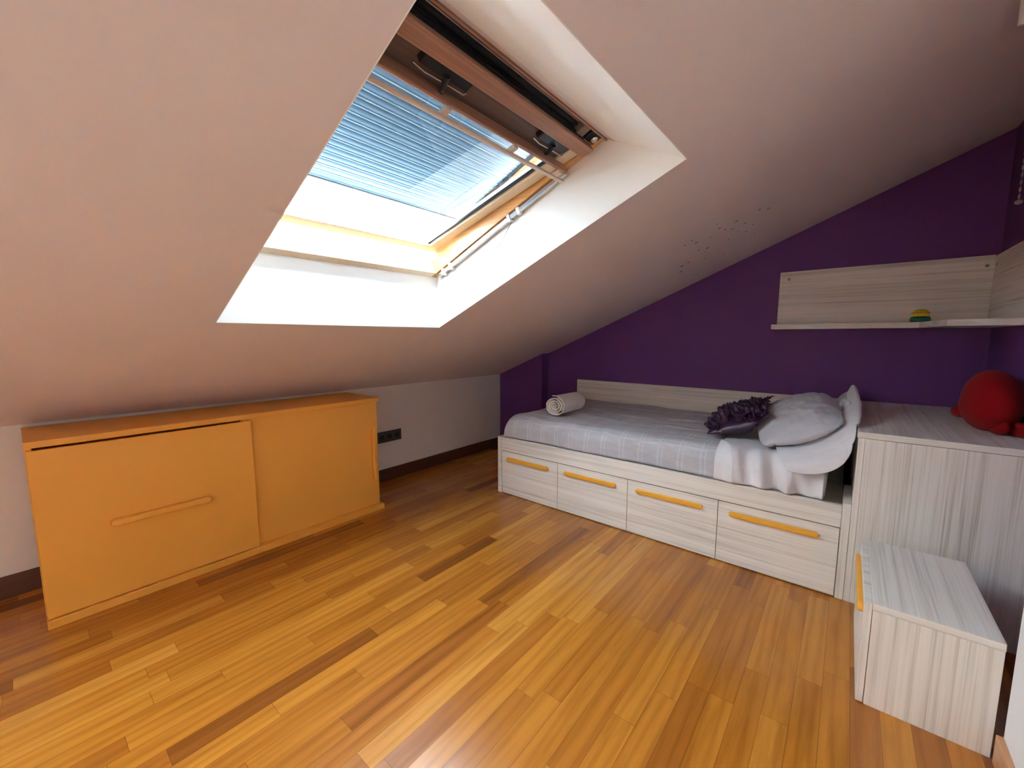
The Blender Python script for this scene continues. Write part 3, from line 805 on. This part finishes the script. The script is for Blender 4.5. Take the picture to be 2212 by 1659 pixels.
# L-shaped board
pts = [(2.424,-0.002,ZS-0.031),(2.424,-0.205,ZS-0.031),(3.115,-0.205,ZS-0.031),(3.168,-0.61,ZS-0.031),(XR-0.001,-0.625,ZS-0.031),(XR-0.001,-0.002,ZS-0.031)]
lam(MB().prism(pts, (0,0,0.031), bev=0.0015), 'shelf_board', 'x', sf)
bb = lam(MB().box(2.434,XR-0.020,-0.020,-0.002,ZS+0.0005,1.589,0.001), 'back_board', 'x', sf)
br = lam(MB().box(XR-0.019,XR-0.001,-0.70,-0.002,ZS+0.0005,1.585,0.001), 'side_board', 'y', sf)
for x, z in ((2.485,1.541),(3.365,1.535)):
    MB().ball((x,-0.0205,z),(0.008,0.003,0.008)).build('screw_cap', M_cap, bb, smooth='all')
MB().ball((XR-0.0195,-0.06,1.535),(0.003,0.008,0.008)).build('screw_cap', M_cap, br, smooth='all')

# little timer-like toy on the shelf
ty = thing('kitchen_timer', (3.122,-0.13,ZS), 'small round toy with yellow dome and green base on the wall shelf', 'toy')
MB().lathe((3.122,-0.13,ZS), [(0.030,0.0),(0.041,0.003),(0.0435,0.014),(0.042,0.024),(0.037,0.031),(0.02,0.032)], 40).build('base', M_green, ty, smooth=True)
MB().lathe((3.122,-0.13,ZS), [(0.030,0.0315),(0.0365,0.033),(0.0375,0.041),(0.0345,0.055),(0.026,0.066),(0.013,0.072),(0.002,0.073)], 40).build('dome', M_ylw, ty, smooth=True)
mb = MB()
for k in range(16):
    a = k*2*math.pi/16
    mb.ball((3.122+0.0358*math.cos(a),-0.13+0.0358*math.sin(a),ZS+0.051),0.0028,8,6)
mb.build('dots', M_dots, ty)

# ------------------------------------------------------------------ red plush toy on the chest
pl = thing('plush_toy', (3.32,-0.55,HT), 'big round red plush toy with stubby feet on top of the tall chest', 'plush toy')
def body_shape():
    t = bmesh.new(); bmesh.ops.create_uvsphere(t, u_segments=48, v_segments=32, radius=1.0)
    for v in t.verts:
        x, y, z = v.co
        z2 = z*0.137 if z > 0 else z*0.125
        s = 1.0 + 0.10*(z < 0)*(-z) + 0.04*nz(x*1.6,y*1.6,z*1.6+3)
        v.co = Vector((0.090*x*s, 0.165*y*s, max(z2, -0.118)))
    return t
mb = MB(); mb.merge(body_shape(), Matrix.Translation((3.312,-0.72,HT+0.1195))); mb.build('body', M_red, pl, smooth='all')
mb = MB(); mb.ball((3.243,-0.60,HT+0.056),(0.028,0.055,0.028)); mb.build('tail', M_red, pl, smooth='all')
for cx_, cy_, r_ in ((3.318,-0.825,(0.019,0.060,0.034)),(3.372,-0.840,(0.019,0.075,0.030))):
    mb = MB(); mb.ball((cx_,cy_,HT+r_[2]*0.98+0.001), r_, rot=Matrix.Rotation(0.35,3,'Z').to_euler()); mb.build('foot', M_red, pl, smooth='all')

# ------------------------------------------------------------------ bead chain hanging at the right wall
bc = thing('bead_chain', (3.355,-0.5,1.745), 'grey bead pull chain hanging from the ceiling in front of purple side wall', 'chain')
mb = MB(); z = 1.768; ztop = zc(3.355)
mb.tube([(3.355,-0.5,1.75),(3.355,-0.5,ztop-0.002)], 0.0010, 6)
while z < ztop-0.012:
    mb.ball((3.355,-0.5,z),(0.0045,0.0045,0.011),10,8); z += 0.030
mb.build('chain', M_bead, bc, smooth='all')
MB().ball((3.355,-0.5,1.745),(0.013,0.013,0.010),16,10).build('weight', M_bead, bc, smooth='all')

# ------------------------------------------------------------------ star stickers on the slope
def star(P, r, m, label, group, rot, n=5):
    t = bmesh.new(); vs = []
    for k in range(2*n):
        rr = r if k % 2 == 0 else r*0.42
        a = rot + k*math.pi/n; vs.append(t.verts.new((rr*math.cos(a), rr*math.sin(a), 0)))
    f = t.faces.new(vs); r_ = bmesh.ops.extrude_face_region(t, geom=[f])
    bmesh.ops.translate(t, vec=(0,0,-0.0008), verts=[g for g in r_['geom'] if isinstance(g, bmesh.types.BMVert)])
    bmesh.ops.recalc_face_normals(t, faces=t.faces)
    me = bpy.data.meshes.new('star_sticker'); t.to_mesh(me); t.free(); me.materials.append(m)
    o = bpy.data.objects.new('star_sticker', me); COL.objects.link(o)
    o.matrix_world = Matrix.Translation(Vector(P) - UO*0.0002) @ Matrix((UA,Vector((0,1,0)),UO)).transposed().to_4x4()
    return tag(o, label, 'sticker', group)
STARS = [(1.928, -0.49, 0.0148), (1.967, -0.604, 0.0155), (2.09, -0.961, 0.0083), (2.009, -0.605, 0.011), (2.13, -0.973, 0.0081), (2.132, -0.902, 0.0119), (2.105, -0.749, 0.0101), (2.079, -0.513, 0.0077), (2.112, -0.644, 0.006), (2.141, -0.7, 0.0138), (2.195, -0.859, 0.0065), (2.261, -1.014, 0.006), (2.146, -0.492, 0.006), (2.254, -0.929, 0.0092), (2.163, -0.392, 0.0087), (2.267, -0.861, 0.0089), (2.24, -0.654, 0.0077), (2.289, -0.806, 0.0085), (2.326, -0.896, 0.0111), (2.298, -0.708, 0.006), (2.347, -0.787, 0.0092), (2.324, -0.626, 0.0079), (2.367, -0.693, 0.006), (2.344, -0.497, 0.006), (2.426, -0.883, 0.0091), (2.456, -0.826, 0.0085)]
ORD = ['first','second','third','fourth','fifth','sixth','seventh','eighth','ninth','tenth','eleventh','twelfth','thirteenth','fourteenth','fifteenth','sixteenth','seventeenth','eighteenth','nineteenth','twentieth','twenty-first','twenty-second','twenty-third','twenty-fourth','twenty-fifth','twenty-sixth']
for k, (x, y, r) in enumerate(STARS):
    size = 'large' if r > 0.014 else ('small' if r > 0.009 else 'tiny')
    star((x, y, zc(x)), r, M_star, '%s mauve star sticker on the ceiling slope, %s from the left of the dark cluster' % (size, ORD[k]), 'dark star stickers on the sloped ceiling', k*0.7)
WS = [(0.405, -3.086, 0.0055), (0.508, -2.999, 0.0055), (0.309, -2.941, 0.0055), (0.126, -2.25, 0.0055)]
for k, (x, y, r) in enumerate(WS):
    star((x, y, zc(x)), r, M_starw, 'tiny white star sticker on the slope above the sideboard, %s of four from the left' % ORD[k], 'white star stickers above the sideboard', k*0.9)

# ------------------------------------------------------------------ light
w = bpy.data.worlds.new('World'); S.world = w; w.use_nodes = True; nt = w.node_tree
bg = nt.nodes['Background']
tc = nt.nodes.new('ShaderNodeTexCoord'); sp = nt.nodes.new('ShaderNodeSeparateXYZ'); nt.links.new(tc.outputs['Generated'], sp.inputs[0])
nt.links.new(ramp(nt, sp.outputs[2], [(0.0,(0.76,0.87,1.0)),(0.35,(0.80,0.90,1.0)),(1.0,(0.72,0.85,1.0))]), bg.inputs[0])
bg.inputs[1].default_value = SKY = 55.0
def area(name, loc, size, energy, col, direction, portal=False):
    l = bpy.data.lights.new(name, 'AREA'); l.shape = 'RECTANGLE'; l.size, l.size_y = size; l.energy = energy; l.color = col
    if portal: l.cycles.is_portal = True
    o = bpy.data.objects.new(name, l); COL.objects.link(o); o.location = loc
    o.rotation_euler = Vector(direction).to_track_quat('-Z','Y').to_euler(); return o
sl = bpy.data.lights.new('sun', 'SUN'); sl.energy = 220; sl.angle = math.radians(0.6); sl.color = (1.0,0.95,0.88)
so_s = bpy.data.objects.new('sun', sl); COL.objects.link(so_s); so_s.location = (4,0,6)
so_s.rotation_euler = Vector((-0.78,-0.36,-1.0)).to_track_quat('-Z','Y').to_euler()
# portals guide the sampling of the sky through the two openings
p1 = area('skylight_portal', ao(2.1,0.62,(Y0+Y1)/2), (1.4,1.5), 1, (1,1,1), -UO, True)

p2 = area('skylight_portal', ao(2.1,0.62,(V0+V1)/2), (1.4,1.2), 1, (1,1,1), -UO, True)
# ------------------------------------------------------------------ camera
cam = bpy.data.cameras.new('camera'); co = bpy.data.objects.new('camera', cam); COL.objects.link(co)
cam.sensor_width = 36.0; cam.lens = 883.09/2212*36.0; cam.clip_start = 0.02
yaw, pitch = 0.688, -0.1138
f = Vector((-math.sin(yaw)*math.cos(pitch), math.cos(yaw)*math.cos(pitch), math.sin(pitch)))
r = Vector((math.cos(yaw), math.sin(yaw), 0)); u = r.cross(f)
Mx = Matrix((r,u,-f)).transposed().to_4x4(); Mx.translation = Vector((2.8283,-3.353,1.1565))
co.matrix_world = Mx
S.camera = co
S.view_settings.view_transform = 'Standard'; S.view_settings.look = 'None'
S.view_settings.exposure = 0.72; S.view_settings.gamma = 1.0; S.view_settings.use_curve_mapping = False
S.cycles.max_bounces = 12; S.cycles.diffuse_bounces = 8; S.cycles.transparent_max_bounces = 12
